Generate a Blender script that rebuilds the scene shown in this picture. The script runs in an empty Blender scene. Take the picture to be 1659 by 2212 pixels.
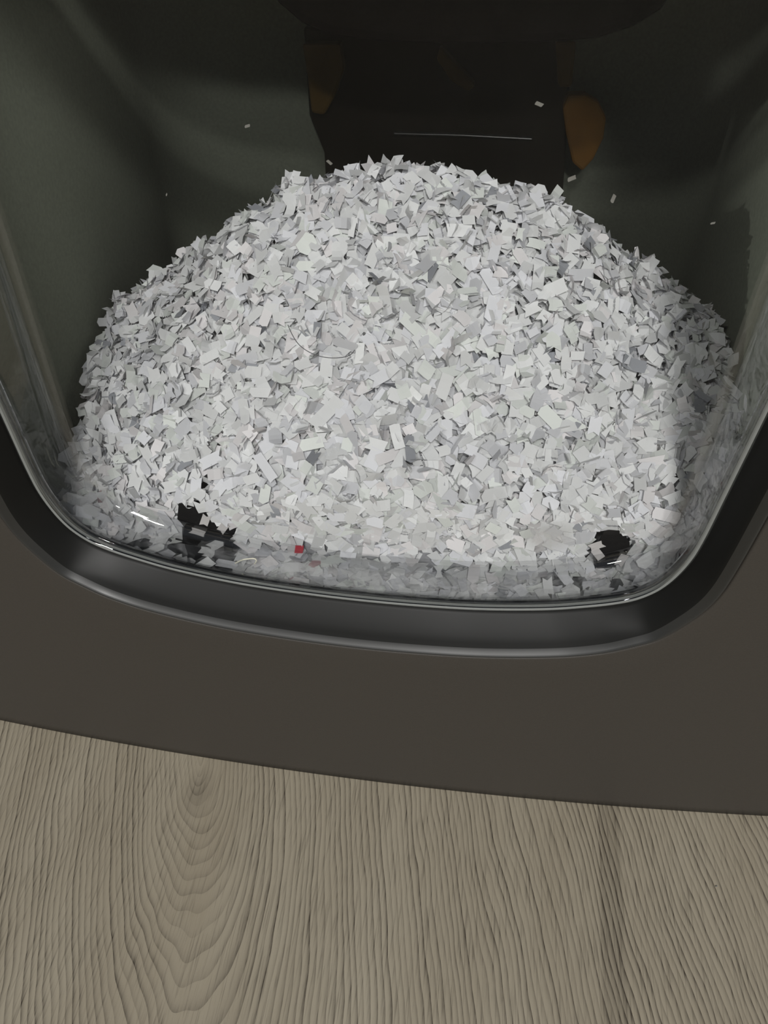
import bpy, bmesh, math, random
import numpy as np
from mathutils import Vector, Matrix

random.seed(7)
rng = np.random.default_rng(11)
scene = bpy.context.scene
COL = scene.collection
MM = 0.001

# ------------------------------------------------------------------ camera
FPX, IW, IH = 1664.0, 1659.0, 2212.0
CAMP = np.array([22.776, -139.563, 280.0])            # millimetres; x right, y into the shredder, z up
_p, _r, _y = math.radians(44.0), math.radians(1.0), math.radians(-6.6)
FW = np.array([math.sin(_y) * math.cos(_p), math.cos(_y) * math.cos(_p), -math.sin(_p)])
_rt = np.array([math.cos(_y), -math.sin(_y), 0.0])
_up = np.cross(_rt, FW)
RT = _rt * math.cos(_r) + _up * math.sin(_r)
UP = _up * math.cos(_r) - _rt * math.sin(_r)
cam_data = bpy.data.cameras.new('camera')
cam = bpy.data.objects.new('camera', cam_data)
COL.objects.link(cam)
m = Matrix.Identity(4)
for i in range(3):
    m[i][0], m[i][1], m[i][2], m[i][3] = RT[i], UP[i], -FW[i], CAMP[i] * MM
cam.matrix_world = m
cam_data.sensor_fit = 'HORIZONTAL'
cam_data.sensor_width = 36.0
cam_data.lens = 36.0 * FPX / IW
cam_data.clip_start = 0.005
cam_data.clip_end = 50
scene.camera = cam

# ------------------------------------------------------------------ light
world = bpy.data.worlds.new('room_light')
scene.world = world
world.use_nodes = True
world.node_tree.nodes['Background'].inputs[0].default_value = (0.80, 0.88, 1.0, 1)
world.node_tree.nodes['Background'].inputs[1].default_value = 0.11

def area(name, loc, target, sx, sy, power, colour):
    d = bpy.data.lights.new(name, 'AREA')
    d.shape = 'RECTANGLE'; d.size = sx; d.size_y = sy; d.energy = power; d.color = colour
    o = bpy.data.objects.new(name, d); COL.objects.link(o)
    o.location = loc
    o.rotation_euler = (Vector(target) - Vector(loc)).to_track_quat('-Z', 'Y').to_euler()
    return o
# a row of ceiling luminaires behind the photographer
area('ceiling_luminaire', (0.25, -2.1, 2.35), (0.25, -2.1, 0), 0.38, 0.22, 46, (1.0, 0.985, 0.96))
area('ceiling_luminaire', (1.55, -2.2, 2.35), (1.55, -2.2, 0), 0.38, 0.22, 9, (1.0, 0.985, 0.96))
area('ceiling_luminaire', (-1.35, -2.6, 2.35), (-1.35, -2.6, 0), 0.38, 0.22, 26, (1.0, 0.985, 0.96))
area('ceiling_luminaire', (0.4, -3.4, 2.35), (0.4, -3.4, 0), 0.38, 0.22, 46, (1.0, 0.985, 0.96))

vs = scene.view_settings
vs.view_transform = 'Standard'
try: vs.look = 'None'
except Exception: pass
vs.gamma = 1.0
vs.use_curve_mapping = False
vs.exposure = 0.32
scene.display_settings.display_device = 'sRGB'
scene.cycles.max_bounces = 8
scene.cycles.use_adaptive_sampling = True
scene.cycles.adaptive_threshold = 0.05
scene.cycles.diffuse_bounces = 3
scene.cycles.glossy_bounces = 3
scene.cycles.transparent_max_bounces = 14
scene.cycles.transmission_bounces = 6
scene.cycles.caustics_refractive = False
scene.cycles.caustics_reflective = False

# ------------------------------------------------------------------ small helpers
def rays(px):
    px = np.asarray(px, float).reshape(-1, 2)
    d = FW[None] * FPX + RT[None] * (px[:, 0:1] - IW / 2) + UP[None] * (IH / 2 - px[:, 1:2])
    return d / np.linalg.norm(d, axis=1)[:, None]

def mesh_obj(name, verts, faces, mats, parent=None, smooth=False, fmat=None, scale=MM):
    me = bpy.data.meshes.new(name)
    me.from_pydata([tuple(float(c) * scale for c in v) for v in verts], [], [tuple(f) for f in faces])
    me.update()
    for mt in (mats if isinstance(mats, (list, tuple)) else [mats]): me.materials.append(mt)
    if fmat is not None: me.polygons.foreach_set('material_index', np.asarray(fmat, dtype=np.int32))
    if smooth: me.polygons.foreach_set('use_smooth', [True] * len(me.polygons))
    o = bpy.data.objects.new(name, me); COL.objects.link(o)
    if parent is not None: o.parent = parent
    return o

def tag(o, label, cat=None, group=None, kind=None):
    o['label'] = label
    if cat: o['category'] = cat
    if group: o['group'] = group
    if kind: o['kind'] = kind
    return o

def bevel(o, w, seg=3, angle=30):
    b = o.modifiers.new('bevel', 'BEVEL'); b.width = w * MM; b.segments = seg
    b.limit_method = 'ANGLE'; b.angle_limit = math.radians(angle)
    return o

def box(name, x0, x1, y0, y1, z0, z1, mat, parent=None, bev=0):
    v = [(x0, y0, z0), (x1, y0, z0), (x1, y1, z0), (x0, y1, z0), (x0, y0, z1), (x1, y0, z1), (x1, y1, z1), (x0, y1, z1)]
    f = [(0, 3, 2, 1), (4, 5, 6, 7), (0, 1, 5, 4), (1, 2, 6, 5), (2, 3, 7, 6), (3, 0, 4, 7)]
    o = mesh_obj(name, v, f, mat, parent)
    if bev: bevel(o, bev)
    return o

def prism(name, pts, y0, y1, mat, parent=None, bev=0):
    """outline pts (x, z) pushed from y0 to y1"""
    n = len(pts)
    v = [(x, y0, z) for x, z in pts] + [(x, y1, z) for x, z in pts]
    f = [tuple(range(n)), tuple(range(2 * n - 1, n - 1, -1))] + [(i, n + i, n + (i + 1) % n, (i + 1) % n) for i in range(n)]
    o = mesh_obj(name, v, f, mat, parent)
    bm = bmesh.new(); bm.from_mesh(o.data); bmesh.ops.recalc_face_normals(bm, faces=bm.faces); bm.to_mesh(o.data); bm.free()
    if bev: bevel(o, bev, 2)
    return o

class NT:
    def __init__(self, name):
        self.m = bpy.data.materials.new(name); self.m.use_nodes = True
        self.t = self.m.node_tree; self.t.nodes.clear()
        self.out = self.t.nodes.new('ShaderNodeOutputMaterial')
    def n(self, typ, **kw):
        nd = self.t.nodes.new(typ)
        for k, v in kw.items():
            if k.startswith('i_'):
                key = k[2:]; key = int(key) if key.isdigit() else key.replace('_', ' ')
                self.put(nd.inputs[key], v)
            else: setattr(nd, k, v)
        return nd
    def put(self, sock, v):
        if isinstance(v, bpy.types.NodeSocket): self.t.links.new(v, sock)
        else: sock.default_value = v
    def math(self, op, a, b=0.0, c=None, clamp=False):
        nd = self.t.nodes.new('ShaderNodeMath'); nd.operation = op; nd.use_clamp = clamp
        self.put(nd.inputs[0], a); self.put(nd.inputs[1], b)
        if c is not None: self.put(nd.inputs[2], c)
        return nd.outputs[0]
    def mix(self, f, a, b):
        nd = self.t.nodes.new('ShaderNodeMix'); nd.data_type = 'RGBA'
        self.put(nd.inputs[0], f); self.put(nd.inputs[6], a); self.put(nd.inputs[7], b)
        return nd.outputs[2]
    def ramp(self, f, stops):
        nd = self.t.nodes.new('ShaderNodeValToRGB'); r = nd.color_ramp
        while len(r.elements) < len(stops): r.elements.new(0.5)
        for e, (p, c) in zip(r.elements, stops): e.position = p; e.color = c
        self.put(nd.inputs[0], f); return nd.outputs[0]
    def noise(self, vec, scale, detail=4, rough=0.55):
        nd = self.t.nodes.new('ShaderNodeTexNoise')
        self.put(nd.inputs['Vector'], vec); nd.inputs['Scale'].default_value = scale
        nd.inputs['Detail'].default_value = detail; nd.inputs['Roughness'].default_value = rough
        return nd.outputs[0]
    def done(self, sh):
        self.t.links.new(sh, self.out.inputs[0]); return self.m

def plastic(name, col, rough, grain=0.0, gscale=2500, spec=0.5, bump=0.0):
    k = NT(name)
    tc = k.n('ShaderNodeTexCoord').outputs['Object']
    nz = k.noise(tc, gscale, 3)
    c = k.mix(nz, tuple(x * (1 - grain) for x in col) + (1,), tuple(x * (1 + grain) for x in col) + (1,))
    b = k.n('ShaderNodeBsdfPrincipled')
    k.put(b.inputs['Base Color'], c); b.inputs['Roughness'].default_value = rough
    b.inputs['Specular IOR Level'].default_value = spec
    if bump:
        bp = k.n('ShaderNodeBump'); bp.inputs['Strength'].default_value = bump; bp.inputs['Distance'].default_value = 0.0002
        k.put(bp.inputs['Height'], nz); k.put(b.inputs['Normal'], bp.outputs[0])
    return k.done(b.outputs[0])

# ------------------------------------------------------------------ materials
M_PANEL = plastic('charcoal textured plastic', (0.050, 0.044, 0.037), 0.52, 0.18, 2600, 0.45, 0.25)
M_BEZEL = plastic('black gloss plastic', (0.013, 0.013, 0.012), 0.36, 0.05, 800, 0.14)
M_EDGE = plastic('polished black plastic edge', (0.03, 0.03, 0.028), 0.3, 0.05, 800, 0.55)
M_LIP = plastic('frosted clear edge', (0.24, 0.25, 0.24), 0.3, 0.1, 600, 0.6)
M_BIN = plastic('dark grey-green bin plastic', (0.155, 0.168, 0.134), 0.85, 0.2, 900, 0.1, 0.1)
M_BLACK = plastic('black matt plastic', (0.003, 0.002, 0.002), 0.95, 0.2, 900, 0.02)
M_DARK = plastic('dark brown-black reflection', (0.014, 0.012, 0.009), 0.9, 0.2, 700, 0.05)  # tone of a dark window reflection, put into a solid plate
M_AMBER = plastic('dull amber reflection', (0.17, 0.080, 0.012), 0.8, 0.5, 60, 0.1)  # reflected orange-brown, given to a solid patch
M_BROWN = plastic('dull brown reflection', (0.085, 0.05, 0.012), 0.8, 0.5, 60, 0.1)  # reflected dim brown, given to solid patches

def wood_material():
    k = NT('grey-brown oak laminate')
    tc = k.n('ShaderNodeTexCoord').outputs['Object']
    s = k.n('ShaderNodeSeparateXYZ'); k.put(s.inputs[0], tc)
    X = k.math('MULTIPLY', s.outputs[0], 1000.0); Y = k.math('MULTIPLY', s.outputs[1], 1000.0)
    def vec(sx, sy, off=0.0):
        c = k.n('ShaderNodeCombineXYZ')
        k.put(c.inputs[0], k.math('MULTIPLY_ADD', X, sx, off)); k.put(c.inputs[1], k.math('MULTIPLY', Y, sy)); return c.outputs[0]
    wob = k.math('SUBTRACT', k.noise(vec(0.03, 0.011), 1.0, 3), 0.5)
    wob2 = k.math('SUBTRACT', k.noise(vec(0.06, 0.014, 9.0), 1.0, 1), 0.5)
    # distance from a slanting pith gives cathedral arches left and straight lines right
    px = k.math('SUBTRACT', X, k.math('MULTIPLY_ADD', Y, -0.25, -64.0))
    px = k.math('MULTIPLY_ADD', wob, 9.0, px)
    h = k.math('MULTIPLY_ADD', Y, -0.30, 1.0)
    h = k.math('SMOOTH_MIN', k.math('MAXIMUM', k.math('MULTIPLY_ADD', wob2, 5.0, h), 0.0), 30.0, 8.0)
    r = k.math('SQRT', k.math('ADD', k.math('MULTIPLY', px, px), k.math('MULTIPLY', h, h)))
    r = k.math('MULTIPLY_ADD', wob2, 1.6, r)
    per = k.math('ADD', k.math('DIVIDE', r, 2.05), k.math('MULTIPLY', 4.0, k.math('SUBTRACT', 1.0, k.math('EXPONENT', k.math('DIVIDE', r, -13.0)))))
    fr = k.math('FRACT', per)
    cell = k.n('ShaderNodeTexWhiteNoise', noise_dimensions='1D'); k.put(cell.inputs['W'], k.math('FLOOR', per))
    # a dark late-wood line at the end of every ring, of uneven strength, broken up by the pores
    ln = k.math('MULTIPLY', k.math('POWER', fr, 2.6), k.math('MULTIPLY_ADD', cell.outputs[0], 0.75, 0.40))
    fib = k.noise(vec(2.6, 0.10), 1.0, 4, 0.7)
    brk = k.noise(vec(1.4, 0.16, 17.0), 1.0, 3, 0.7)
    ln = k.math('MULTIPLY', ln, k.math('MULTIPLY_ADD', k.math('DIVIDE', k.math('ABSOLUTE', px), 26.0, clamp=True), 0.7, 0.3))
    ln = k.math('MULTIPLY', ln, k.math('MULTIPLY_ADD', brk, 1.5, 0.25))
    por = k.noise(vec(1.5, 0.05, 4.0), 1.0, 4, 0.65)
    por = k.math('MULTIPLY', k.math('SUBTRACT', por, 0.52, clamp=True), 5.0, clamp=True)
    broad = k.noise(vec(0.030, 0.008, 31.0), 1.0, 3)
    # brown mineral streak with darker borders
    sx = k.math('SUBTRACT', k.math('MULTIPLY_ADD', wob2, 3.0, k.math('MULTIPLY_ADD', wob, 4.0, X)), k.math('MULTIPLY_ADD', Y, 0.035, 93.0))
    sa = k.math('ABSOLUTE', sx)
    body = k.math('SUBTRACT', 1.0, k.math('MULTIPLY', k.math('SUBTRACT', sa, 2.2, clamp=True), 0.55), clamp=True)
    edge = k.math('SUBTRACT', 1.0, k.math('DIVIDE', k.math('ABSOLUTE', k.math('SUBTRACT', sa, 3.3)), 1.3), clamp=True)
    streak = k.math('MULTIPLY_ADD', edge, k.math('MULTIPLY', brk, 0.42), k.math('MULTIPLY', body, k.math('MULTIPLY_ADD', fib, 0.6, 0.02)))
    # knot
    kx = k.math('MULTIPLY', k.math('ADD', X, 61.0), 0.14); ky = k.math('MULTIPLY', k.math('ADD', Y, 13.0), 0.085)
    kn = k.math('SUBTRACT', 1.0, k.math('SQRT', k.math('ADD', k.math('MULTIPLY', kx, kx), k.math('MULTIPLY', ky, ky))), clamp=True)
    kn = k.math('MULTIPLY', kn, 0.28)
    d = k.math('ADD', k.math('MULTIPLY', ln, 0.74), k.math('MULTIPLY', por, 0.42))
    d = k.math('ADD', k.math('ADD', d, streak), kn, clamp=True)
    base = k.ramp(broad, [(0.25, (0.350, 0.298, 0.214, 1)), (0.75, (0.465, 0.412, 0.312, 1))])
    base = k.mix(k.math('MULTIPLY', k.math('SUBTRACT', fib, 0.3, clamp=True), 1.0, clamp=True), base, (0.56, 0.50, 0.39, 1))
    c = k.mix(d, base, (0.062, 0.050, 0.036, 1))
    b = k.n('ShaderNodeBsdfPrincipled'); k.put(b.inputs['Base Color'], c)
    b.inputs['Roughness'].default_value = 0.5; b.inputs['Specular IOR Level'].default_value = 0.35
    bp = k.n('ShaderNodeBump'); bp.inputs['Strength'].default_value = 0.12; bp.inputs['Distance'].default_value = 0.0001
    k.put(bp.inputs['Height'], k.math('SUBTRACT', 1.0, d)); k.put(b.inputs['Normal'], bp.outputs[0])
    return k.done(b.outputs[0])
M_WOOD = wood_material()

def paper_material(name):
    """office paper: tint comes from the piece's own colour attribute, printed lines from its UVs"""
    k = NT(name)
    at = k.n('ShaderNodeAttribute', attribute_name='tint')
    uv = k.n('ShaderNodeAttribute', attribute_name='print')          # (along, across, printed)
    s = k.n('ShaderNodeSeparateXYZ'); k.put(s.inputs[0], uv.outputs['Vector'])
    u, v, p = s.outputs
    nl = k.noise(uv.outputs['Vector'], 9.0, 2)
    w = k.math('FRACT', k.math('MULTIPLY_ADD', nl, 0.25, k.math('MULTIPLY', v, 1.0)))
    line = k.math('MULTIPLY', k.math('GREATER_THAN', w, 0.84), k.math('GREATER_THAN', p, 0.5))
    gap = k.math('GREATER_THAN', k.noise(uv.outputs['Vector'], 14.0, 1), 0.36)
    line = k.math('MULTIPLY', k.math('MULTIPLY', line, gap), 0.6)
    c = k.mix(line, at.outputs['Color'], (0.09, 0.09, 0.11, 1))
    b = k.n('ShaderNodeBsdfPrincipled'); k.put(b.inputs['Base Color'], c)
    b.inputs['Roughness'].default_value = 0.75; b.inputs['Specular IOR Level'].default_value = 0.2
    tr = k.n('ShaderNodeBsdfTranslucent'); k.put(tr.inputs[0], c)
    mx = k.n('ShaderNodeMixShader'); mx.inputs[0].default_value = 0.14
    k.t.links.new(b.outputs[0], mx.inputs[1]); k.t.links.new(tr.outputs[0], mx.inputs[2])
    return k.done(mx.outputs[0])
M_PAPER = paper_material('shredded office paper')
M_INK = plastic('grey printing ink', (0.20, 0.20, 0.22), 0.7)

def pane_material():
    k = NT('clear window plastic, flat pane')
    tc = k.n('ShaderNodeTexCoord').outputs['Object']
    ge = k.n('ShaderNodeNewGeometry')                     # Fresnel of a thin sheet, the same from both faces
    dt = k.n('ShaderNodeVectorMath', operation='DOT_PRODUCT'); k.put(dt.inputs[0], ge.outputs['Incoming']); k.put(dt.inputs[1], ge.outputs['True Normal'])
    cs = k.math('SUBTRACT', 1.0, k.math('ABSOLUTE', dt.outputs['Value']), clamp=True)
    fr = k.math('MULTIPLY_ADD', k.math('POWER', cs, 5.0), 0.96, 0.008)
    t = k.n('ShaderNodeBsdfTransparent'); t.inputs[0].default_value = (0.975, 0.98, 0.975, 1)
    g = k.n('ShaderNodeBsdfGlossy'); g.inputs['Roughness'].default_value = 0.03
    mx = k.n('ShaderNodeMixShader'); k.put(mx.inputs[0], fr)
    k.t.links.new(t.outputs[0], mx.inputs[1]); k.t.links.new(g.outputs[0], mx.inputs[2])
    # paper dust and finger smears on the plastic
    d1 = k.noise(tc, 9.0, 3); d2 = k.noise(tc, 60.0, 4, 0.7)
    s = k.n('ShaderNodeSeparateXYZ'); k.put(s.inputs[0], tc)
    def blob(x, z, rx, rz, a):
        ax = k.math('DIVIDE', k.math('SUBTRACT', s.outputs[0], x * MM), rx * MM)
        az = k.math('DIVIDE', k.math('SUBTRACT', s.outputs[2], z * MM), rz * MM)
        q = k.math('SUBTRACT', 1.0, k.math('ADD', k.math('MULTIPLY', ax, ax), k.math('MULTIPLY', az, az)), clamp=True)
        return k.math('MULTIPLY', q, a)
    dust = k.math('MULTIPLY', k.math('MULTIPLY', d1, d2), 0.009)
    for bl in BLOBS: dust = k.math('ADD', dust, blob(*bl))
    df = k.n('ShaderNodeBsdfDiffuse'); df.inputs[0].default_value = (0.78, 0.78, 0.77, 1)
    m2 = k.n('ShaderNodeMixShader'); k.put(m2.inputs[0], dust)
    k.t.links.new(mx.outputs[0], m2.inputs[1]); k.t.links.new(df.outputs[0], m2.inputs[2])
    return k.done(m2.outputs[0])
def pane_point(px, depth=23.0):
    d = rays([px])[0]
    t = (depth - CAMP[1]) / d[1]; p = CAMP + d * t
    for _ in range(3):
        t = (depth + p[0] ** 2 / 3800.0 - CAMP[1]) / d[1]; p = CAMP + d * t
    return p
_s = pane_point((1190, 1163)); _s2 = pane_point((1330, 1010)); _s3 = pane_point((560, 830))
BLOBS = [(_s[0], _s[2], 8.0, 6.0, 0.35), (_s2[0], _s2[2], 14, 26, 0.05), (_s3[0], _s3[2], 22, 16, 0.03)]
M_PANE = pane_material()

def rim_material():
    k = NT('clear window plastic, moulded rim')
    g = k.n('ShaderNodeBsdfGlass'); g.inputs['IOR'].default_value = 1.47; g.inputs['Roughness'].default_value = 0.0
    g.inputs[0].default_value = (0.96, 0.975, 0.965, 1)
    ge = k.n('ShaderNodeNewGeometry')
    dt = k.n('ShaderNodeVectorMath', operation='DOT_PRODUCT'); k.put(dt.inputs[0], ge.outputs['Incoming']); k.put(dt.inputs[1], ge.outputs['Normal'])
    cs = k.math('SUBTRACT', 1.0, k.math('ABSOLUTE', dt.outputs['Value']), clamp=True)
    fr = k.math('MULTIPLY_ADD', k.math('POWER', cs, 5.0), 0.60, 0.085)
    t = k.n('ShaderNodeBsdfTransparent'); t.inputs[0].default_value = (0.965, 0.97, 0.965, 1)
    gl = k.n('ShaderNodeBsdfGlossy'); gl.inputs['Roughness'].default_value = 0.012
    mx = k.n('ShaderNodeMixShader'); k.put(mx.inputs[0], fr)
    k.t.links.new(t.outputs[0], mx.inputs[1]); k.t.links.new(gl.outputs[0], mx.inputs[2])
    m2 = k.n('ShaderNodeMixShader'); m2.inputs[0].default_value = 0.10
    k.t.links.new(mx.outputs[0], m2.inputs[1]); k.t.links.new(g.outputs[0], m2.inputs[2])
    return k.done(m2.outputs[0])
M_RIM = rim_material()

# ------------------------------------------------------------------ floor (structure)
floor = mesh_obj('floor', [(-4000, -5000, 0), (4000, -5000, 0), (4000, 3000, 0), (-4000, 3000, 0)], [(0, 1, 2, 3)], M_WOOD)
tag(floor, 'grey-brown wood-grain laminate floor with a brown streak', kind='structure')

# ------------------------------------------------------------------ the shredder
shredder = bpy.data.objects.new('paper_shredder', None); COL.objects.link(shredder)
shredder.empty_display_size = 0.05
tag(shredder, 'charcoal paper shredder with a clear recessed window in its bin front', 'paper shredder')

RC = 1900.0
def ysurf(x): return x * x / (2 * RC)
OUT = [(0, 85.5), (22, 86.1), (42, 87.6), (63, 91), (75, 94.6), (83, 98.8), (89, 103), (95, 111.5), (98.5, 119), (100.3, 128), (101.5, 150), (103, 200), (104, 260), (103, 285), (98, 298), (88, 306), (70, 310), (0, 312)]
LIP = [(0, 96.8), (20, 97.2), (38, 98.3), (57, 100.9), (68, 103.5), (77, 106.3), (83, 109.4), (88, 114.5), (91.5, 122), (93.5, 131), (94.5, 150), (96.3, 200), (97.3, 258), (96.3, 279), (91.5, 290), (82, 297), (66, 300.5), (0, 302)]
PAN = [(0, 99.8), (20, 100.3), (36, 101.5), (53, 104.2), (65, 107), (74, 110.5), (80, 114.2), (84.5, 119.5), (87, 126), (88, 134), (88.3, 150), (87.3, 200), (87, 254), (86, 272), (82, 282), (74, 289), (60, 292), (0, 293.5)]
def loop(half, cx, sub=6):
    """closed, mirror-symmetric Catmull-Rom loop through a half outline (bottom centre up to top centre)"""
    right = [np.array(p, float) for p in half]
    left = [np.array((-p[0], p[1]), float) for p in half[-2:0:-1]]
    pts = right + left; n = len(pts); out = []
    for i in range(n):
        p0, p1, p2, p3 = pts[i - 1], pts[i], pts[(i + 1) % n], pts[(i + 2) % n]
        for j in range(sub):
            t = j / sub
            # centripetal-like tension keeps the long straights from bulging
            d = np.linalg.norm(p2 - p1)
            m1 = (p2 - p0) / max(np.linalg.norm(p2 - p0), 1e-6) * d; m2 = (p3 - p1) / max(np.linalg.norm(p3 - p1), 1e-6) * d
            out.append((2 * t**3 - 3 * t**2 + 1) * p1 + (t**3 - 2 * t**2 + t) * m1 + (-2 * t**3 + 3 * t**2) * p2 + (t**3 - t**2) * m2)
    a = np.array(out); a[:, 0] += cx; return a
LO, LL, LP = loop(OUT, -3.5), loop(LIP, -3.0), loop(PAN, -1.0)
def outward(a):
    t = np.roll(a, -1, 0) - np.roll(a, 1, 0); t /= np.linalg.norm(t, axis=1)[:, None]
    return np.c_[t[:, 1], -t[:, 0]]
def offset(a, d): return a + outward(a) * d
def rings(name, prof, mat, parent, fmats=None, cap=False, closed=False, smooth=True):
    """prof: list of (loop2d, depth): a skin of rings lying at depth behind the curved front"""
    n = len(prof[0][0]); v, f, fm = [], [], []
    for a, d in prof: v += [(x, ysurf(x) + d, z) for x, z in a]
    for k in range(len(prof) - 1 + (1 if closed else 0)):
        k2 = (k + 1) % len(prof)
        for i in range(n):
            j = (i + 1) % n
            f.append((k * n + i, k * n + j, k2 * n + j, k2 * n + i)); fm.append(fmats[k] if fmats else 0)
    if cap:
        c = prof[-1][0].mean(0); v.append((c[0], ysurf(c[0]) + prof[-1][1], c[1])); b = (len(prof) - 1) * n
        for i in range(n): f.append((b + i, b + (i + 1) % n, len(v) - 1)); fm.append(fmats[-1] if fmats else 0)
    return mesh_obj(name, v, f, mat, parent, smooth, fm)

# front panel: from the window hole out to the panel edge, then back round the edge
n = len(LO)
PW, PZ0, PZ1 = 172.0, 0.3, 338.0
c0 = np.array((-3.5, 180.0))
def rect_loop(w0, w1, z0, z1, rad):
    out = []
    for p in LO:
        d = p - c0
        t = min([((w1 if d[0] > 0 else w0) - c0[0]) / d[0] if abs(d[0]) > 1e-6 else 1e9, ((z1 if d[1] > 0 else z0) - c0[1]) / d[1] if abs(d[1]) > 1e-6 else 1e9])
        out.append(c0 + d * t)
    a = np.array(out)
    for cx, cz in ((w0, z0), (w1, z0), (w1, z1), (w0, z1)):       # the nearest ray goes to the corner itself
        a[np.argmin(((a - (cx, cz)) ** 2).sum(1))] = (cx, cz)
    return a
LR = rect_loop(-PW, PW, PZ0, PZ1, 0)
HOLE = offset(LO, 0.7)
prof = [(HOLE, 6.0), (HOLE, 0.6), (offset(LO, 1.0), 0.12), (offset(LO, 1.5), 0.0)]
for t in (0.08, 0.2, 0.4, 0.6, 0.8, 0.95, 1.0): prof.append((offset(LO, 1.5) * (1 - t) + LR * t, 0.0))
panel = rings('front_panel', prof + [(LR, 4.0)], M_PANEL, shredder)
bm = bmesh.new(); bm.from_mesh(panel.data)
bm.to_mesh(panel.data); bm.free()

# glossy bezel that funnels in to the window
bz = [(offset(LO, 0.3), 5.0), (offset(LO, 0.3), 0.1), (offset(LO, 0.2), -0.25), (offset(LO, -0.05), -0.42), (offset(LO, -0.4), -0.25), (offset(LO, -0.8), 0.2)]
A, B = offset(LO, -2.2), offset(LL, 0.35)
for t in (0.0, 0.15, 0.35, 0.55, 0.75, 0.9, 1.0): bz.append((A * (1 - t) + B * t, 1.4 + 7.6 * t ** 1.15))
bz += [(offset(LL, 0.2), 9.6), (offset(LL, 0.3), 13.0), (offset(LL, 4.0), 13.0)]
rings('bezel', bz, [M_BEZEL, M_EDGE], shredder, [0] + [1] * 5 + [0] * (len(bz) - 6))

# clear window: lip, drawn tray wall, fillet, flat pane - one moulding, 2.4 mm thick
pr = [(offset(LL, 0.05), 11.5), (offset(LL, 0.05), 9.2), (offset(LL, -0.25), 8.5), (offset(LL, -0.8), 8.3), (offset(LL, -1.4), 8.6), (offset(LL, -1.9), 9.4)]
A, B = offset(LL, -1.9), offset(LP, 1.0)
for t in (0.0, 0.25, 0.5, 0.75, 1.0): pr.append((A * (1 - t) + B * t, 10.2 + 9.9 * t))
RF = 2.3
for q in (12, 25, 38, 51, 64, 77, 90):
    a = math.radians(q); pr.append((offset(LP, 1.0 - RF * (1 - math.cos(a))), 20.1 + RF * math.sin(a)))
nr = len(pr) - 1
I = pr[-1][0]; cc = np.array((-1.0, 195.0))
for sct in (0.93, 0.8, 0.62, 0.42, 0.2): pr.append((cc + (I - cc) * sct, 22.4))
win = rings('window_glass', pr, [M_PANE, M_RIM, M_LIP], shredder, [1] * 3 + [2] + [1] * (nr - 4) + [0] * (len(pr) - nr), cap=True)
sol = win.modifiers.new('thickness', 'SOLIDIFY'); sol.thickness = 2.4 * MM; sol.offset = -1.0; sol.use_even_offset = False
win['label'] = 'clear recessed plastic window with a rounded moulded rim'

# cabinet round the bin
def shell(name, x0, x1, y0, y1, z0, z1, mat, b=0): return box(name, x0, x1, y0, y1, z0, z1, mat, shredder, b)
shell('side_panel', -172, -166, 12, 236, 2, 338, M_PANEL)
shell('side_panel', 166, 172, 12, 236, 2, 338, M_PANEL)
shell('rear_panel', -172, 172, 236, 242, 2, 338, M_PANEL)
shell('head_housing', -172, 172, 4, 242, 338.5, 440, M_PANEL, 10)
shell('feed_slot', -112, 112, 116, 124, 439, 441, M_BLACK)
# the bin inside: walls the heap leans on
def arc(cx, cy, r, a0, a1, n=10): return [(cx + r * math.cos(math.radians(a0 + (a1 - a0) * i / n)), cy + r * math.sin(math.radians(a0 + (a1 - a0) * i / n))) for i in range(n + 1)]
inner = [(110.5, 14)] + arc(70.5, 166, 40, 0, 90) + arc(-68.5, 166, 40, 90, 180) + [(-108.5, 14)]
outer = [(115.0, 14)] + arc(70.5, 166, 44.5, 0, 90) + arc(-68.5, 166, 44.5, 90, 180) + [(-113.0, 14)]
nb = len(inner); bv = []
for q in (inner, outer):
    for zb in (6, 329.8): bv += [(x, y, zb) for x, y in q]
bf = []
for i in range(nb - 1):
    bf += [(i, i + 1, nb + i + 1, nb + i), (2 * nb + i + 1, 2 * nb + i, 3 * nb + i, 3 * nb + i + 1), (nb + i, nb + i + 1, 3 * nb + i + 1, 3 * nb + i), (i + 1, i, 2 * nb + i, 2 * nb + i + 1)]
bf += [(0, nb, 3 * nb, 2 * nb), (nb - 1, 3 * nb - 1, 4 * nb - 1, 2 * nb - 1)]
bo = mesh_obj('bin_shell', bv, bf, M_BIN, shredder, True)
bo['label'] = 'dark grey-green inner bin wall'
shell('bin_floor', -116, 118, 14, 212, 3, 6, M_BIN)
for sx0, sx1 in ((-170, -104.5), (98, 170)):
    shell('bin_front_flange', sx0, sx1, 14.5, 17.0, 6, 336, M_BIN)
shell('bin_front_flange', -104.5, 98, 9.5, 12.0, 6, 92, M_BIN)
shell('bin_top', -116, 118, 26, 212, 330, 336, M_BLACK)

# added block standing in for a dark reflection, at the top of the picture
def at_y(px, y):
    d = rays([px])[0]; return CAMP + d * ((y - CAMP[1]) / d[1])
def trace(name, pts, y0, y1, mat, bev=0.8, extra=None):
    o = [(at_y(p, y0)[0], at_y(p, y0)[2]) for p in pts]
    if extra: o = extra(o)
    return prism(name, o, y0, y1, mat, shredder, bev)
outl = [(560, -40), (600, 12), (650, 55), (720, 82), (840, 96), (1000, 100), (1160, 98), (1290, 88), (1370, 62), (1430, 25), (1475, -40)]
o = trace('dark_reflection_block', outl, 128, 200, M_BLACK, 3.0, lambda q: [(q[0][0] - 4, 329.5)] + q + [(q[-1][0] + 4, 329.5)])
o['label'] = 'black rounded shape standing in for a dark reflection in the window'
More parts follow.
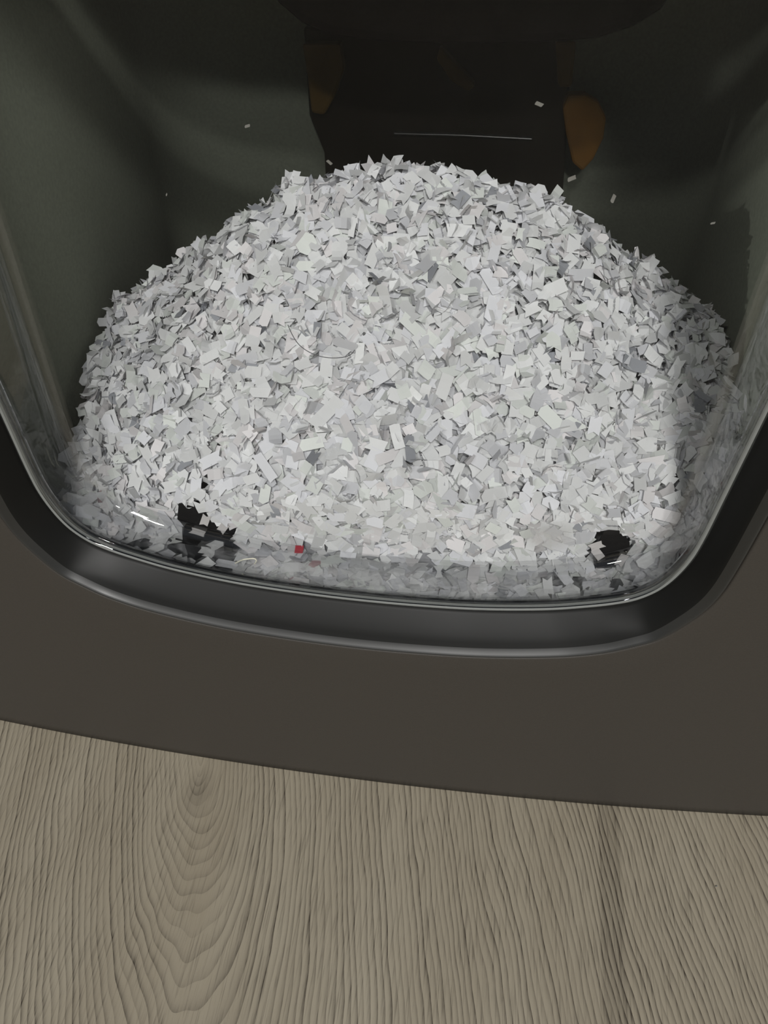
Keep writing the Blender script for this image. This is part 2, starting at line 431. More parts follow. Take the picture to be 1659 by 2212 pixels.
# plate and brown patches added for the same reflection, plus a narrow ledge line
pl = trace('reflection_backplate', [(655, 60), (668, 250), (700, 330), (705, 420), (1215, 430), (1222, 330), (1230, 200), (1238, 60)], 196, 205.5, M_DARK, 1.0)
rib = trace('rear_ledge_rib', [(850, 287), (1000, 291), (1150, 299), (1150, 303), (1000, 296), (850, 292)], 193.5, 196.2, M_EDGE, 0.4)
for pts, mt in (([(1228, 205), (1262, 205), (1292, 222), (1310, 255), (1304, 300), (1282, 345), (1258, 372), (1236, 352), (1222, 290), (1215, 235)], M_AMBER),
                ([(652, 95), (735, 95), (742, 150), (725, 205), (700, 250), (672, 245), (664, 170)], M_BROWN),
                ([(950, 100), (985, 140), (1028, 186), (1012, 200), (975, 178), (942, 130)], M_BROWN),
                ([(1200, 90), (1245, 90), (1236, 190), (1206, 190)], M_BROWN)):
    o = trace('reflection_patch', pts, 190.0, 196.5, mt, 1.2)
    o['label'] = 'dull orange-brown patch standing in for a reflection' if mt is M_AMBER else 'dim brown patch standing in for a reflection'

# ------------------------------------------------------------------ the heap of shredded paper
CX = np.array([-120, -107, -93, -74, -60, -48, -37, -25, -14, 3, 16, 31, 43, 53, 65, 78, 91, 102, 111, 124.0])
CZ = np.array([133, 141, 149, 161, 173, 181, 187, 191, 194, 195.5, 195, 191, 188.5, 184.5, 177, 168, 162, 155, 149, 141.0])
FX = np.array([-120, -107, -80, -60, -30, 0, 40, 80, 107, 124.0]); FZ = np.array([97, 100, 106, 112, 117, 119, 119, 121, 127, 129.0])
HX0, HX1, HY1 = -107.5, 109.5, 205.0
YC = 102.0
def zsurf(x, y):
    x = np.asarray(x, float); y = np.asarray(y, float)
    c = np.interp(x, CX, CZ) - 1.2; f = np.interp(x, FX, FZ)
    t = np.clip((y - 26.0) / (YC - 26.0), -0.6, 1.0)
    s = np.where(t < 0, t * 0.8, t + 0.10 * np.sin(np.pi * np.clip(t, 0, 1)))
    z = f + (c - f) * s
    z = z + np.where(y > YC, -0.62 * (y - YC) - 0.0, 0.0) - 2.5 * np.exp(-((y - YC) / 9.0) ** 2)
    z = z + 1.3 * np.sin(x * 0.16 + 1.0) * np.sin(y * 0.19) + 0.9 * np.sin(x * 0.37 + y * 0.21)
    return z
# two pockets against the glass where no paper has slid down
def void(x, y, z):
    """1 inside a pocket"""
    p = (x > -64) & (x < -52) & (z < 114.5 - (x + 63) * 0.25)
    p2 = (x >= -52) & (x < -44) & (z < 107.5)
    q = ((x - 72.5) / 7.5) ** 2 + ((z - 111.0) / 8.0) ** 2 < 1.0
    return (p | p2 | q) & (y < 50.0)
def normal(x, y):
    e = 0.7
    n = np.stack([-(zsurf(x + e, y) - zsurf(x - e, y)) / (2 * e), -(zsurf(x, y + e) - zsurf(x, y - e)) / (2 * e), np.ones_like(np.asarray(x, float))], -1)
    return n / np.linalg.norm(n, axis=-1, keepdims=True)

FORMS = {'r': (0, 0), 'n': (-0.30, 0.0), 'N': (-0.28, -0.28), 'p': (0.30, 0.0), 'q': (0.22, 0.22), 's': (-0.3, 0.3), 'l': (0, 0), 't': (0, 0), 'c': (0.1, -0.1), 'Y': (0, 0), 'R': (0, 0)}
FK = ['r', 'r', 'n', 'n', 'N', 'p', 'q', 's']
TRI = [(0, 1, 3), (3, 1, 4), (1, 2, 4), (3, 4, 6, 5), (5, 6, 8), (5, 8, 7), (6, 9, 8)]
def piece(w, l, form, curl, skew, jag):
    """a shred as ten points: long axis x, width y, bent round y; ends notched, pointed or square"""
    e0, e1 = FORMS[form]
    hw, hl = w / 2, l / 2
    j = lambda: random.uniform(-jag, jag) * w
    P = [(-hl + j() - skew, -hw), (-hl - e0 * w + j(), 0), (-hl + j() + skew, hw), (-hl / 3, -hw), (-hl / 3, hw), (hl / 3, -hw), (hl / 3, hw),
         (hl + j() - skew, -hw), (hl + e1 * w + j(), 0), (hl + j() + skew, hw)]
    P = np.array(P, float); out = np.zeros((10, 3)); x = P[:, 0]; out[:, 1] = P[:, 1]
    if abs(curl) > 1e-4:
        R = 1.0 / curl; a = x / R; out[:, 0] = R * np.sin(a); out[:, 2] = R * (1 - np.cos(a)) - 0.25 * abs(curl) * 0
    else: out[:, 0] = x
    uv = np.c_[P[:, 0] / max(l, 1e-6) + 0.5, P[:, 1] / w + 0.5]
    return out, uv
def frame(nrm, direc):
    nrm = nrm / np.linalg.norm(nrm); d = direc - nrm * (direc @ nrm)
    if np.linalg.norm(d) < 1e-5: d = np.cross(nrm, [0.3, 0.9, 0.1])
    d /= np.linalg.norm(d); return np.stack([d, np.cross(nrm, d), nrm], 1)
def tint(spread=1.0):
    b = min(0.90, max(0.40, random.gauss(0.79, 0.075 * spread)))
    q = random.random()
    if q < 0.50: c = (b * 0.985, b * 0.985, b)
    elif q < 0.70: c = (b * 0.96, b * 0.96, b * 1.01)
    elif q < 0.83: c = (b, b * 0.965, b * 0.985)
    elif q < 0.93: c = (b * 0.96, b * 0.985, b * 0.96)
    elif q < 0.985: c = (b * 0.74, b * 0.74, b * 0.78)
    else: c = (b * 0.42, b * 0.43, b * 0.47)
    return c

acc_v, acc_f, acc_t, acc_p = [], [], [], []
def add_stuff(centre, nrm, direc, w, l, form, curl, col, printed):
    P, uv = piece(w, l, form, curl, random.uniform(-0.12, 0.12) * w, 0.10)
    V = P @ frame(nrm, direc).T + centre
    # keep every corner inside the bin and behind the glass
    if V[:, 0].min() < HX0 or V[:, 0].max() > HX1: return False
    if V[:, 1].max() > 164:
        dx = np.maximum(np.abs(V[:, 0] - 1.0) - 69.5, 0); dy = np.maximum(V[:, 1] - 166, 0)
        if (dx * dx + dy * dy).max() > 38.5 ** 2: return False
    if not ok_window(V): return False
    b = len(acc_v) * 10
    acc_v.append(V); acc_f.extend([tuple(i + b for i in t) for t in TRI])
    acc_t.append(np.tile(np.r_[col, 1.0], (10, 1))); acc_p.append(np.c_[uv + random.uniform(0, 40), np.full(10, printed)])
    return True
GLASS_BACK = 22.4 + 2.4
def inside_outline(x, z, a):
    """even-odd test of points against a closed loop"""
    c = np.zeros(len(x), bool); X, Z = a[:, 0], a[:, 1]; X2, Z2 = np.roll(X, -1), np.roll(Z, -1)
    for i in range(len(a)):
        s = (Z[i] > z) != (Z2[i] > z)
        if s.any(): c ^= s & (x < (X2[i] - X[i]) * (z - Z[i]) / (Z2[i] - Z[i] + 1e-12) + X[i])
    return c
L_OUTER = offset(LL, 1.2); P_OUTER = offset(LP, 3.2)
P_S, L_S = P_OUTER[::3], L_OUTER[::3]
def ok_window(V):
    y = V[:, 1] - ysurf(V[:, 0])
    if y.min() > GLASS_BACK + 0.25: return True
    m_ = y <= GLASS_BACK + 0.25
    if y.min() < 12.6: return False
    return not inside_outline(V[m_, 0], V[m_, 2], P_S).any() if y.min() > 17 else not inside_outline(V[m_, 0], V[m_, 2], L_S).any()
def rand_dir():
    v = rng.normal(size=3); return v / np.linalg.norm(v)
def rnd_shape():
    w = random.gauss(3.5, 0.35); l = min(11.5, max(3.4, random.lognormvariate(math.log(5.4), 0.28)))
    curl = random.choice((0, 1, 1, 1)) * random.uniform(-0.30, 0.30)
    return w, l, random.choice(FK), curl

# (1) the open slope, several layers deep
N1 = 11500
xs = rng.uniform(HX0 + 1, HX1 - 1, N1); ys = np.where(rng.random(N1) < 0.86, rng.uniform(24, 112, N1), rng.uniform(112, 200, N1))
nn = normal(xs, ys); zz = zsurf(xs, ys); dep = -rng.random(N1) * 7.5 + 1.6
for i in range(N1):
    c = np.array((xs[i], ys[i], zz[i])) + nn[i] * dep[i]
    if void(c[0], c[1], c[2]): continue
    steep = random.random()
    t = 0.35 if steep < 0.48 else 1.3
    nr_ = nn[i] + rand_dir() * t * random.random() * 1.6
    w, l, fm_, cu = rnd_shape()
    add_stuff(c, nr_, rand_dir(), w, l, fm_, cu, tint(), 1.0 if random.random() < 0.08 else 0.0)
# (2) pieces pressed flat against the back of the pane
for i in range(1500):
    x = random.uniform(-86, 86); zt = float(zsurf(x, 26.0)) + 1.0; z = random.uniform(99, zt); y = GLASS_BACK + ysurf(x) + 0.5 + random.random() ** 1.5 * 7
    if void(x, y, z): continue
    w, l, fm_, cu = rnd_shape()
    add_stuff(np.array((x, y, z)), np.array((0, -1.0, 0.15)) + rand_dir() * random.random() * 0.7, rand_dir(), w, l, fm_, cu * 0.6, tint(), 1.0 if random.random() < 0.08 else 0.0)
# (3) pieces lying under the tray's ledge and behind its right-hand side, seen through the moulded rim
NL = len(LL); T = outward(LP)
for i in range(5200):
    k = random.randrange(NL); t = random.random()
    x, z = (LL[k] * (1 - t) + LP[k] * t)
    if z > 175: continue
    if x < 0 and z > 114: continue
    if x > 40 and z > 128 and random.random() < ((z - 128) / 52.0): continue
    if x < -42 and random.random() < (0.93 if x > -76 else 0.70): continue
    if -42 <= x < -30 and random.random() < 0.5: continue
    if 52 < x < 82 and z < 113 and random.random() < 0.88: continue
    o2 = T[k]; d = 3.4 + random.random() ** 1.3 * 7
    y = 13.6 + random.random() * 14
    c = np.array((x + o2[0] * d, y + ysurf(x), z + o2[1] * d))
    nr_ = np.array((-o2[0], 0.0, -o2[1])) + rand_dir() * random.random() * 0.6
    w, l, fm_, cu = rnd_shape()
    col = tint()
    if random.random() < 0.012: col = (0.62, 0.40, 0.42)
    add_stuff(c, nr_, rand_dir(), w, l, fm_, cu * 0.5, col, 1.0 if random.random() < 0.06 else 0.0)
# (4) a few slivers in the pockets
for x, z, g in ((-53.5, 107.5, 1.2), (-57, 101.5, -0.3), (-48, 105, 1.0), (-61, 104, 0.4), (66.5, 107, 1.1), (69, 109.5, -0.9), (68, 113, 0.6), (76.5, 107.5, 1.3)):
    add_stuff(np.array((x, GLASS_BACK + ysurf(x) + 0.75, z)), np.array((random.uniform(-.2, .2), -1.0, 0.1)), np.array((math.cos(g), 0, math.sin(g))), 2.6, 4.8, random.choice('npN'), 0.05, (0.66, 0.63, 0.63), 0.0)

# the packed core under the loose layers
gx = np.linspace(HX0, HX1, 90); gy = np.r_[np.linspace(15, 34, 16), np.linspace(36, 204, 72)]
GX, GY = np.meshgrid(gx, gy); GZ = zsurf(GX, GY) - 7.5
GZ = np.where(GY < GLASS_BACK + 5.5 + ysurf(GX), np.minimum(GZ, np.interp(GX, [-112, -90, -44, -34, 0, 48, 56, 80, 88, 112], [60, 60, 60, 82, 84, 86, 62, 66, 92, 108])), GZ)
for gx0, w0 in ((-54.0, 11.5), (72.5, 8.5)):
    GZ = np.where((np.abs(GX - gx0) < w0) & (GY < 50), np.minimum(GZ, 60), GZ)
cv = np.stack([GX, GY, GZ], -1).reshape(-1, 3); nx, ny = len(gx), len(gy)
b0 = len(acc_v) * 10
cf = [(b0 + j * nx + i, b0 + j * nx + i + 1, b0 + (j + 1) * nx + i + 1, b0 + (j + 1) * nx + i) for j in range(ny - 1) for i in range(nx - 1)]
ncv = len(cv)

def finish_paper(o, cols, prints):
    a = o.data.attributes.new('tint', 'FLOAT_COLOR', 'POINT'); a.data.foreach_set('color', np.asarray(cols, np.float32).ravel())
    a = o.data.attributes.new('print', 'FLOAT_VECTOR', 'POINT'); a.data.foreach_set('vector', np.asarray(prints, np.float32).ravel())
SV = np.concatenate(acc_v + [cv]); SF = acc_f + cf
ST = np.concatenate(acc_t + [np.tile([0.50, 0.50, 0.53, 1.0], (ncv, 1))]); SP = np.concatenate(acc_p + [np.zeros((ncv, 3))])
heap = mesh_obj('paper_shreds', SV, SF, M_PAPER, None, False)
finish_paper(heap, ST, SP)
tag(heap, 'sloping heap of white cross-cut paper shreds behind the window', 'shredded paper', kind='stuff')

# ------------------------------------------------------------------ the shreds one can pick out one by one
PICK = "444,692,26,27,30,r;483,664,20,33,0,q;506,694,27,30,60,n;471,587,19,41,80,l;509,625,22,27,-40,r;553,724,24,30,75,p;363,626,24,30,-30,n;314,734,22,30,20,n;258,813,24,30,60,q;218,833,16,30,0,r;291,839,22,22,90,n;271,859,24,24,20,q;299,888,22,27,45,r;445,824,22,30,85,r;374,843,12,22,90,r;496,854,24,27,30,n;477,880,19,27,-45,r;530,835,16,27,0,r;414,751,19,38,-55,r;272,663,12,27,90,r;387,665,16,19,40,p;629,645,22,35,-60,n;561,583,33,35,-30,n;1076,592,24,35,0,n;1229,569,27,30,45,r;1191,570,22,24,90,n;1163,604,24,65,85,N;1205,644,24,30,75,n;1275,634,30,38,60,n;1205,696,22,33,80,n;1247,672,22,30,5,r;1278,672,22,35,75,n;1149,720,16,24,30,r;1077,683,16,22,80,r;1087,658,9,22,90,r;1264,763,20,35,90,p;1167,767,22,46,-55,n;1215,764,22,27,10,r;1243,772,19,30,0,r;1099,813,22,43,75,r;1141,824,30,35,60,r;1167,829,22,30,40,r;1305,802,24,30,55,r;1384,802,19,24,15,n;1337,756,27,35,10,n;1389,757,19,27,20,r;1371,852,24,30,75,q;1327,696,33,35,60,n;1194,865,35,38,70,n;1264,884,27,30,-50,n;1430,718,22,41,65,p;1407,688,22,24,90,r;1332,616,22,27,15,q;1080,744,22,35,80,t;1121,753,19,30,25,r;1106,710,24,24,80,n;645,405,24,41,75,r;751,411,16,27,-25,r;736,434,22,30,-10,r;698,463,19,38,75,r;672,483,22,41,90,r;607,463,24,41,65,n;632,493,24,30,-50,r;575,509,27,27,60,r;667,531,33,33,50,q;697,517,19,22,-60,r;710,540,27,30,-65,n;742,542,22,33,55,r;765,493,14,41,75,r;789,487,24,41,80,r;830,460,30,41,85,n;854,430,24,38,-65,N;846,498,19,22,15,r;835,531,30,35,0,q;793,527,19,24,-35,r;851,561,24,24,40,r;514,539,24,30,-45,r;468,509,22,35,65,q;515,504,19,33,80,n;477,468,19,24,50,n;594,558,30,35,-30,r;794,346,22,24,70,n;889,392,27,30,-45,r;958,379,24,27,60,n;964,409,27,27,-50,l;1007,391,30,30,60,q;1024,425,22,35,5,r;996,436,24,38,45,r;1089,430,30,30,80,n;1067,438,24,38,10,r;1139,466,27,33,30,n;1013,479,19,27,0,r;1123,512,16,27,75,n;1090,493,14,27,-65,r;1059,490,16,33,75,r;1227,508,24,27,35,q;1254,482,35,41,-30,q;1199,542,22,24,0,n;914,501,22,27,85,r;891,466,22,43,70,n;1015,520,22,54,75,c;1064,550,22,43,75,N;1219,460,22,24,80,r;1230,433,22,33,55,n;996,561,27,30,60,n;891,558,22,38,-70,r;1091,392,16,27,-25,r;950,571,24,35,0,r;402,923,22,41,45,r;392,900,24,27,40,r;292,971,20,33,0,q;344,968,22,33,65,p;318,948,24,24,45,r;504,1009,24,24,50,n;500,933,16,35,5,n;546,934,24,30,-45,n;577,1066,22,33,80,q;631,1079,22,24,70,r;681,1085,24,30,0,p;651,873,27,33,80,r;684,908,22,24,0,r;627,969,30,35,70,n;632,999,27,27,80,r;551,1070,22,30,85,n;607,1114,22,24,80,r;500,1045,22,30,30,r;364,999,16,27,80,n;684,1048,30,33,60,r;475,1129,22,30,60,p;421,1146,16,38,-20,r;455,1100,19,33,80,n;753,961,24,24,75,q;811,1128,22,33,-15,q;810,991,30,46,65,r;857,1023,33,41,40,r;902,1023,24,46,-15,n;916,1056,30,33,30,q;936,1004,19,22,0,r;883,1075,22,41,85,r;829,1058,19,30,60,l;829,1091,24,35,10,p;773,1102,27,27,-50,l;742,1002,22,60,85,r;706,1086,33,35,70,n;1005,1106,30,38,-10,n;1016,1143,24,35,-30,r;1081,1147,22,33,20,n;986,1181,27,33,-20,p;974,1137,19,41,90,Y;931,1155,19,38,85,c;685,1167,35,41,-30,r;775,1162,19,24,-50,p;818,1194,24,41,10,r;891,1181,24,41,85,q;956,1213,24,38,10,q;997,1210,30,43,-20,q;1060,1213,33,62,-20,q;1019,972,22,30,-20,n;1038,996,30,30,60,r;1049,1023,19,38,45,r;973,1075,30,30,50,n;691,1129,19,38,-60,r;646,1187,18,19,0,R;851,1186,24,43,80,l;753,1189,35,49,80,r;864,991,22,54,60,r;1183,903,30,46,-45,q;1191,931,24,27,-30,n;1259,984,30,33,-50,r;1405,965,22,33,85,r;1441,977,22,30,75,p;1351,915,27,62,80,n;1321,969,35,43,80,q;1403,1067,22,30,80,p;1411,1011,22,54,0,p;1240,1053,24,35,80,q;1207,1040,24,46,75,p;1137,1018,19,27,-60,r;1183,996,19,54,88,r;1324,1109,19,30,0,n;1267,1025,19,30,-20,r;1144,1056,24,27,-40,r;1191,1086,24,27,-30,q;1167,1102,24,35,60,r;1134,1116,22,27,80,q;1091,1175,33,38,20,r;1342,1143,22,35,-45,r;1373,1102,30,35,30,r;1224,1075,24,30,45,q;1099,1129,22,24,-30,n;1286,1083,24,35,-20,r;1259,1110,22,60,-70,r;1351,1015,22,33,10,r;1397,922,22,41,-15,r;800,669,21,33,35,r;748,717,21,36,-40,r;650,711,21,33,40,r;689,715,17,33,85,r;867,762,24,33,10,r;921,801,33,33,60,r;847,801,24,33,40,r;838,892,24,36,-10,r;793,880,24,27,50,r;811,593,18,33,-10,r;850,621,18,24,90,n;871,681,18,39,85,n;776,765,18,45,85,r;808,768,18,45,-70,l;907,741,24,39,-55,r;778,654,24,33,60,r;708,792,27,45,85,r;754,807,24,27,70,r;713,868,21,33,-25,r;1013,829,21,66,-70,c;960,835,27,54,70,r;856,943,24,54,-75,r;894,856,27,33,-45,r;995,657,21,30,85,l;1052,720,27,27,60,r;886,928,21,27,25,r"
picks = []
for e in PICK.split(';'):
    a = e.split(','); picks.append(tuple(int(v) for v in a[:5]) + (a[5],))
def hit(px):
    """first point of the heap met by the line of sight through a spot on the window"""
    d = rays([px])[0]; t0 = (GLASS_BACK + 1.0 - CAMP[1]) / d[1]
    for s in np.arange(t0, t0 + 260, 0.4):
        p = CAMP + d * s
        if p[1] > HY1: return None
        if p[2] < zsurf(p[0], p[1]):
            return p, s == t0
    return None
def add_shred(px, w_px, l_px, ang, form, jitter=0.28):
    h = hit(px)
    if h is None: return None
    p, pressed = h
    depth = (p - CAMP) @ FW; k = depth / FPX
    w, l = max(1.3, w_px * k), max(2.0, l_px * k)
    surf = np.array((0, -1.0, 0.1)) if pressed else normal(p[0], p[1])
    view = (CAMP - p) / np.linalg.norm(CAMP - p)
    nr_ = surf * 0.55 + view * 0.45 + rand_dir() * jitter * random.random(); nr_ /= np.linalg.norm(nr_)
    a = math.radians(ang); dr = RT * math.cos(a) + UP * math.sin(a)
    c = p + surf * (0.4 if pressed else 1.3)
    curl = random.choice((0, 0.05, 0.1, -0.08, -0.12)) if form != 'c' else -0.2
    if form == 'Y': curl = 0.02
    for _ in range(8):
        P, uv = piece(w, l, form, curl, random.uniform(-0.1, 0.1) * w, 0.06)
        Fm = frame(nr_, dr); V = P @ Fm.T
        if (V + c)[:, 0].min() < HX0: c[0] += HX0 - (V + c)[:, 0].min()
        if (V + c)[:, 0].max() > HX1: c[0] += HX1 - (V + c)[:, 0].max()
        yy = (V + c)[:, 1] - ysurf((V + c)[:, 0])
        if yy.min() < GLASS_BACK + 0.3 and not ok_window(V + c): c[1] += 0.4
        else: break
    col = tint(0.6) if form not in 'R' else (0.50, 0.055, 0.075)
    if form not in 'RY': col = tuple(min(0.92, v * 1.05) for v in col)
    return c, Fm, P, uv, col, w, l, nr_, form

def solid(P, th=0.11):
    v = np.concatenate([P + (0, 0, th / 2), P - (0, 0, th / 2)])
    f = list(TRI) + [tuple(i + 10 for i in reversed(t)) for t in TRI]
    ring = [0, 1, 2, 4, 6, 9, 8, 7, 5, 3]
    for i in range(10):
        a, b = ring[i], ring[(i + 1) % 10]; f.append((b, a, a + 10, b + 10))
    return v, f
def zone(px):
    x, y = px
    col = 'far left' if x < 330 else 'left' if x < 560 else 'left of centre' if x < 760 else 'centre' if x < 960 else 'right of centre' if x < 1160 else 'right' if x < 1380 else 'far right'
    top = float(np.interp(x, [180, 250, 480, 780, 990, 1250, 1400, 1590], [900, 640, 455, 345, 350, 445, 565, 700])); bot = float(np.interp(x, [180, 380, 600, 1030, 1350, 1560], [1060, 1150, 1195, 1232, 1205, 1000]))
    t = (y - top) / max(bot - top, 1)
    row = 'on the crest' if t < 0.10 else 'just below the crest' if t < 0.25 else 'on the upper slope' if t < 0.42 else 'halfway down the heap' if t < 0.58 else 'on the lower slope' if t < 0.75 else 'low down near the glass' if t < 0.90 else 'pressed against the bottom of the pane'
    return row, col
def describe(r, px):
    c, Fm, P, uv, col, w, l, nr_, form = r
    m_ = sum(col) / 3
    tone = 'bright white' if m_ > 0.84 else 'white' if m_ > 0.79 else 'off-white' if m_ > 0.70 else 'grey'
    dt = max(col) - min(col)
    if tone != 'grey' and dt > 0.022: tone = 'lavender-white' if col[2] == max(col) else 'pinkish white' if col[0] == max(col) else 'greenish white'
    sh = {'r': 'square-ended', 'n': 'notched', 'N': 'double-notched', 'p': 'pointed', 'q': 'round-cornered', 's': 'slanted', 'l': 'line-printed', 't': 'printed', 'c': 'curled', 'Y': 'printed', 'R': 'red'}[form]
    ln = 'long' if l > 1.75 * w else 'short' if l < 1.22 * w else ''
    row, colm = zone(px)
    dx, dy = Fm[:, 0] @ RT, Fm[:, 0] @ UP; a = math.degrees(math.atan2(dy, dx)) % 180
    po = 'level' if a < 22 or a > 158 else 'upright' if 68 < a < 112 else 'right-leaning' if a < 90 else 'left-leaning'
    return ' '.join(x for x in (tone, ln, sh, po, 'shred', row, colm) if x).replace('shred ', 'shred ')
todo = [((x, y), w, l, g, f_) for x, y, w, l, g, f_ in picks]
tries = 0
occupied = [t[0] for t in todo]
while len(todo) < 296 and tries < 6000:                     # the rest of the three hundred, spread over what the window shows
    tries += 1
    px = (random.uniform(200, 1570), random.uniform(350, 1225))
    if any((px[0] - q[0]) ** 2 + (px[1] - q[1]) ** 2 < 30 ** 2 for q in occupied): continue
    row, colm = zone(px)
    top = float(np.interp(px[0], [180, 250, 480, 780, 990, 1250, 1400, 1590], [900, 640, 455, 345, 350, 445, 565, 700])); bot = float(np.interp(px[0], [180, 380, 600, 1030, 1350, 1560], [1000, 1070, 1190, 1220, 1130, 960]))
    if not top + 18 < px[1] < bot: continue
    occupied.append(px); todo.append((px, random.uniform(20, 27), random.uniform(25, 44), random.uniform(-90, 90), random.choice(FK)))
made = []
for px, w, l, g, f_ in todo:
    r = add_shred(px, w, l, g, f_)
    if r is None or void(r[0][0], r[0][1], r[0][2]) and f_ not in 'R': continue
    c, Fm, P, uv, col, w, l, nr_, form = r
    v, f = solid(P)
    o = mesh_obj('paper_shred', v, f, M_PAPER)
    pr_ = 1.0 if form in 'lt' else 0.0
    uvz = np.c_[uv + random.uniform(0, 40), np.full(10, pr_)]
    finish_paper(o, np.tile(np.r_[col, 1.0], (20, 1)), np.concatenate([uvz, uvz]))
    M4 = Matrix.Identity(4)
    for i in range(3):
        for j in range(3): M4[i][j] = float(Fm[i, j])
        M4[i][3] = float(c[i]) * MM
    o.matrix_world = M4
    lab = describe(r, px)
    if form == 'R': lab = 'small red paper shred low against the glass, left of centre'
    if form == 'Y': lab = 'white paper shred printed with the digits 2026'
    tag(o, lab, 'paper shred', 'shreds on the paper heap')
    made.append((o, px))
    if form == 'Y':
        cu = bpy.data.curves.new('digits', 'FONT'); cu.body = '2026'; cu.size = 2.1 * MM; cu.align_x = 'CENTER'; cu.align_y = 'CENTER'; cu.extrude = 0.00001
        tmp = bpy.data.objects.new('digits', cu); COL.objects.link(tmp)
        me = bpy.data.meshes.new_from_object(tmp.evaluated_get(bpy.context.evaluated_depsgraph_get()))
        bpy.data.objects.remove(tmp)
        dg = bpy.data.objects.new('printed_digits', me); COL.objects.link(dg); me.materials.clear(); me.materials.append(M_INK)
        dg.parent = o; dg.location = (0, 0.0004, 0.00014); dg.rotation_euler = (0, 0, math.pi)
        dg['label'] = 'grey printed digits 2026'

M_SCRAP_SHADE = plastic('near-black card and gap shade', (0.012, 0.011, 0.011), 0.8, 0.3, 700, 0.15)
def scrap(pts, dy, label):  # dark sheet: card scrap at lower left, painted gap shade at lower right
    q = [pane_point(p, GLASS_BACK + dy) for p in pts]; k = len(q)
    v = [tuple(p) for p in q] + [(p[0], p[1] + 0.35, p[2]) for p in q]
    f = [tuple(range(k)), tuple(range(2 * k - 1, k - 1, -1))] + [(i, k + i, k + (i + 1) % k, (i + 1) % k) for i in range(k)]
    o = mesh_obj('scrap_and_gap_shade', v, f, M_SCRAP_SHADE)
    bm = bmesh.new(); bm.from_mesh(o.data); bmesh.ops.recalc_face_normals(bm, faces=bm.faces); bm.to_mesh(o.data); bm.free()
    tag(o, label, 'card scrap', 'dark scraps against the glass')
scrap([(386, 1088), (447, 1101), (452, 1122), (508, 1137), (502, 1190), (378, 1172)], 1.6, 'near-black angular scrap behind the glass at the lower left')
scrap([(1284, 1186), (1306, 1148), (1336, 1142), (1360, 1172), (1362, 1200), (1330, 1226), (1290, 1228)], 1.6, 'near-black sheet for the shaded gap behind the glass in the lower right corner')  # no scrap here: the gap's shade is painted as a dark sheet

# ------------------------------------------------------------------ crumbs on the plastic, a hair, a speck on the floor
def crumb(px, size, ang, label, on='pane'):
    if on == 'pane': p = pane_point(px, GLASS_BACK + 0.15); nr_ = np.array((0, -1.0, 0.05))
    elif on == 'floor':
        d = rays([px])[0]; p = CAMP + d * (-CAMP[2] / d[2]); p[2] = 0.25; nr_ = np.array((0.1, 0.1, 1.0))
    size *= 0.8
    P, uv = piece(size * 0.5, size, 'p', 0.25 / size, 0.1, 0.12)
    a = math.radians(ang); Fm = frame(nr_, RT * math.cos(a) + UP * math.sin(a))
    v, f = solid(P, 0.12); o = mesh_obj('paper_crumb', v, f, M_PAPER)
    finish_paper(o, np.tile([0.26, 0.25, 0.23, 1.0], (20, 1)), np.zeros((20, 3)))
    M4 = Matrix.Identity(4)
    for i in range(3):
        for j in range(3): M4[i][j] = float(Fm[i, j])
        M4[i][3] = float(p[i]) * MM
    o.matrix_world = M4
    tag(o, label, 'paper crumb', 'crumbs stuck to the window' if on == 'pane' else None)
crumb((535, 272), 1.3, 20, 'tiny paper crumb on the glass high up at left')
crumb((360, 420), 0.7, 60, 'tiny paper crumb on the glass above the left flank of the heap')
crumb((712, 351), 1.4, -50, 'pale crumb on the glass just above the crest, left of centre')
crumb((1165, 225), 1.7, -25, 'pale crumb on the glass beside the orange-brown patch')
crumb((1236, 385), 2.0, 30, 'sliver of paper on the glass below the orange-brown patch')
crumb((1325, 428), 1.9, 75, 'faint crumb on the glass above the right slope')
crumb((1540, 482), 1.0, 15, 'tiny crumb on the glass at upper right')
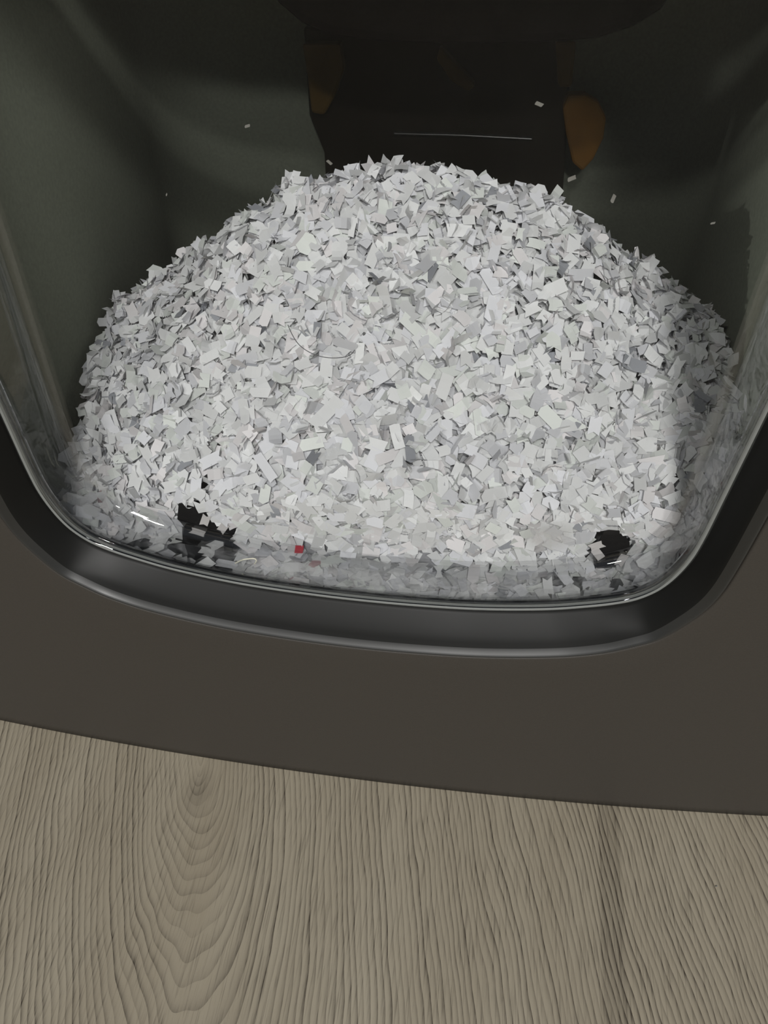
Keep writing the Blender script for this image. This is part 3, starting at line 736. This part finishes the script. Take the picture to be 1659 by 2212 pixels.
crumb((1547, 1915), 0.8, 10, 'tiny white speck on the wood floor at right', 'floor')

def strand(name, pts, rad, mat):
    cu = bpy.data.curves.new(name, 'CURVE'); cu.dimensions = '3D'; cu.bevel_depth = rad * MM; cu.bevel_resolution = 2
    sp = cu.splines.new('NURBS'); sp.points.add(len(pts) - 1); sp.use_endpoint_u = True; sp.order_u = 3
    for q, p in zip(sp.points, pts): q.co = (p[0] * MM, p[1] * MM, p[2] * MM, 1)
    o = bpy.data.objects.new(name, cu); COL.objects.link(o)
    me = bpy.data.meshes.new_from_object(o.evaluated_get(bpy.context.evaluated_depsgraph_get()))
    bpy.data.objects.remove(o); me.materials.clear(); me.materials.append(mat)
    o = bpy.data.objects.new(name, me); COL.objects.link(o); return o
M_HAIR = plastic('dark hair', (0.10, 0.10, 0.11), 0.5)
hp = [pane_point(q, GLASS_BACK + 0.2) for q in ((622, 702), (634, 733), (660, 758), (695, 772), (730, 774), (760, 768), (766, 756))]
tag(strand('hair_strand', hp, 0.10, M_HAIR), 'thin dark curved hair stuck inside the window left of centre', 'hair')
M_CURL = plastic('cream paper edge', (0.78, 0.76, 0.62), 0.6)
cp = []
for q in ((508, 1217), (522, 1209), (538, 1207), (551, 1206), (555, 1212), (550, 1218)):
    d = rays([q])[0]; p = CAMP + d * ((17.5 - CAMP[1]) / d[1]); cp.append(p)
lift = min(p[2] for p in cp)
tag(strand('paper_curl', cp, 0.22, M_CURL), 'thin cream paper curl lying on the bottom rim of the window', 'paper curl')

# labels that came out alike: say which of the two is higher or further left
by = {}
for o, q in made: by.setdefault(o['label'], []).append((o, q))
for lab, grp in by.items():
    if len(grp) == 2 and len(lab.split()) <= 13:
        (a, pa), (b, pb) = grp
        if abs(pa[1] - pb[1]) >= abs(pa[0] - pb[0]): w1, w2 = ('upper', 'lower') if pa[1] < pb[1] else ('lower', 'upper')
        else: w1, w2 = ('left-hand', 'right-hand') if pa[0] < pb[0] else ('right-hand', 'left-hand')
        a['label'] = lab + ', the %s one' % w1; b['label'] = lab + ', the %s one' % w2
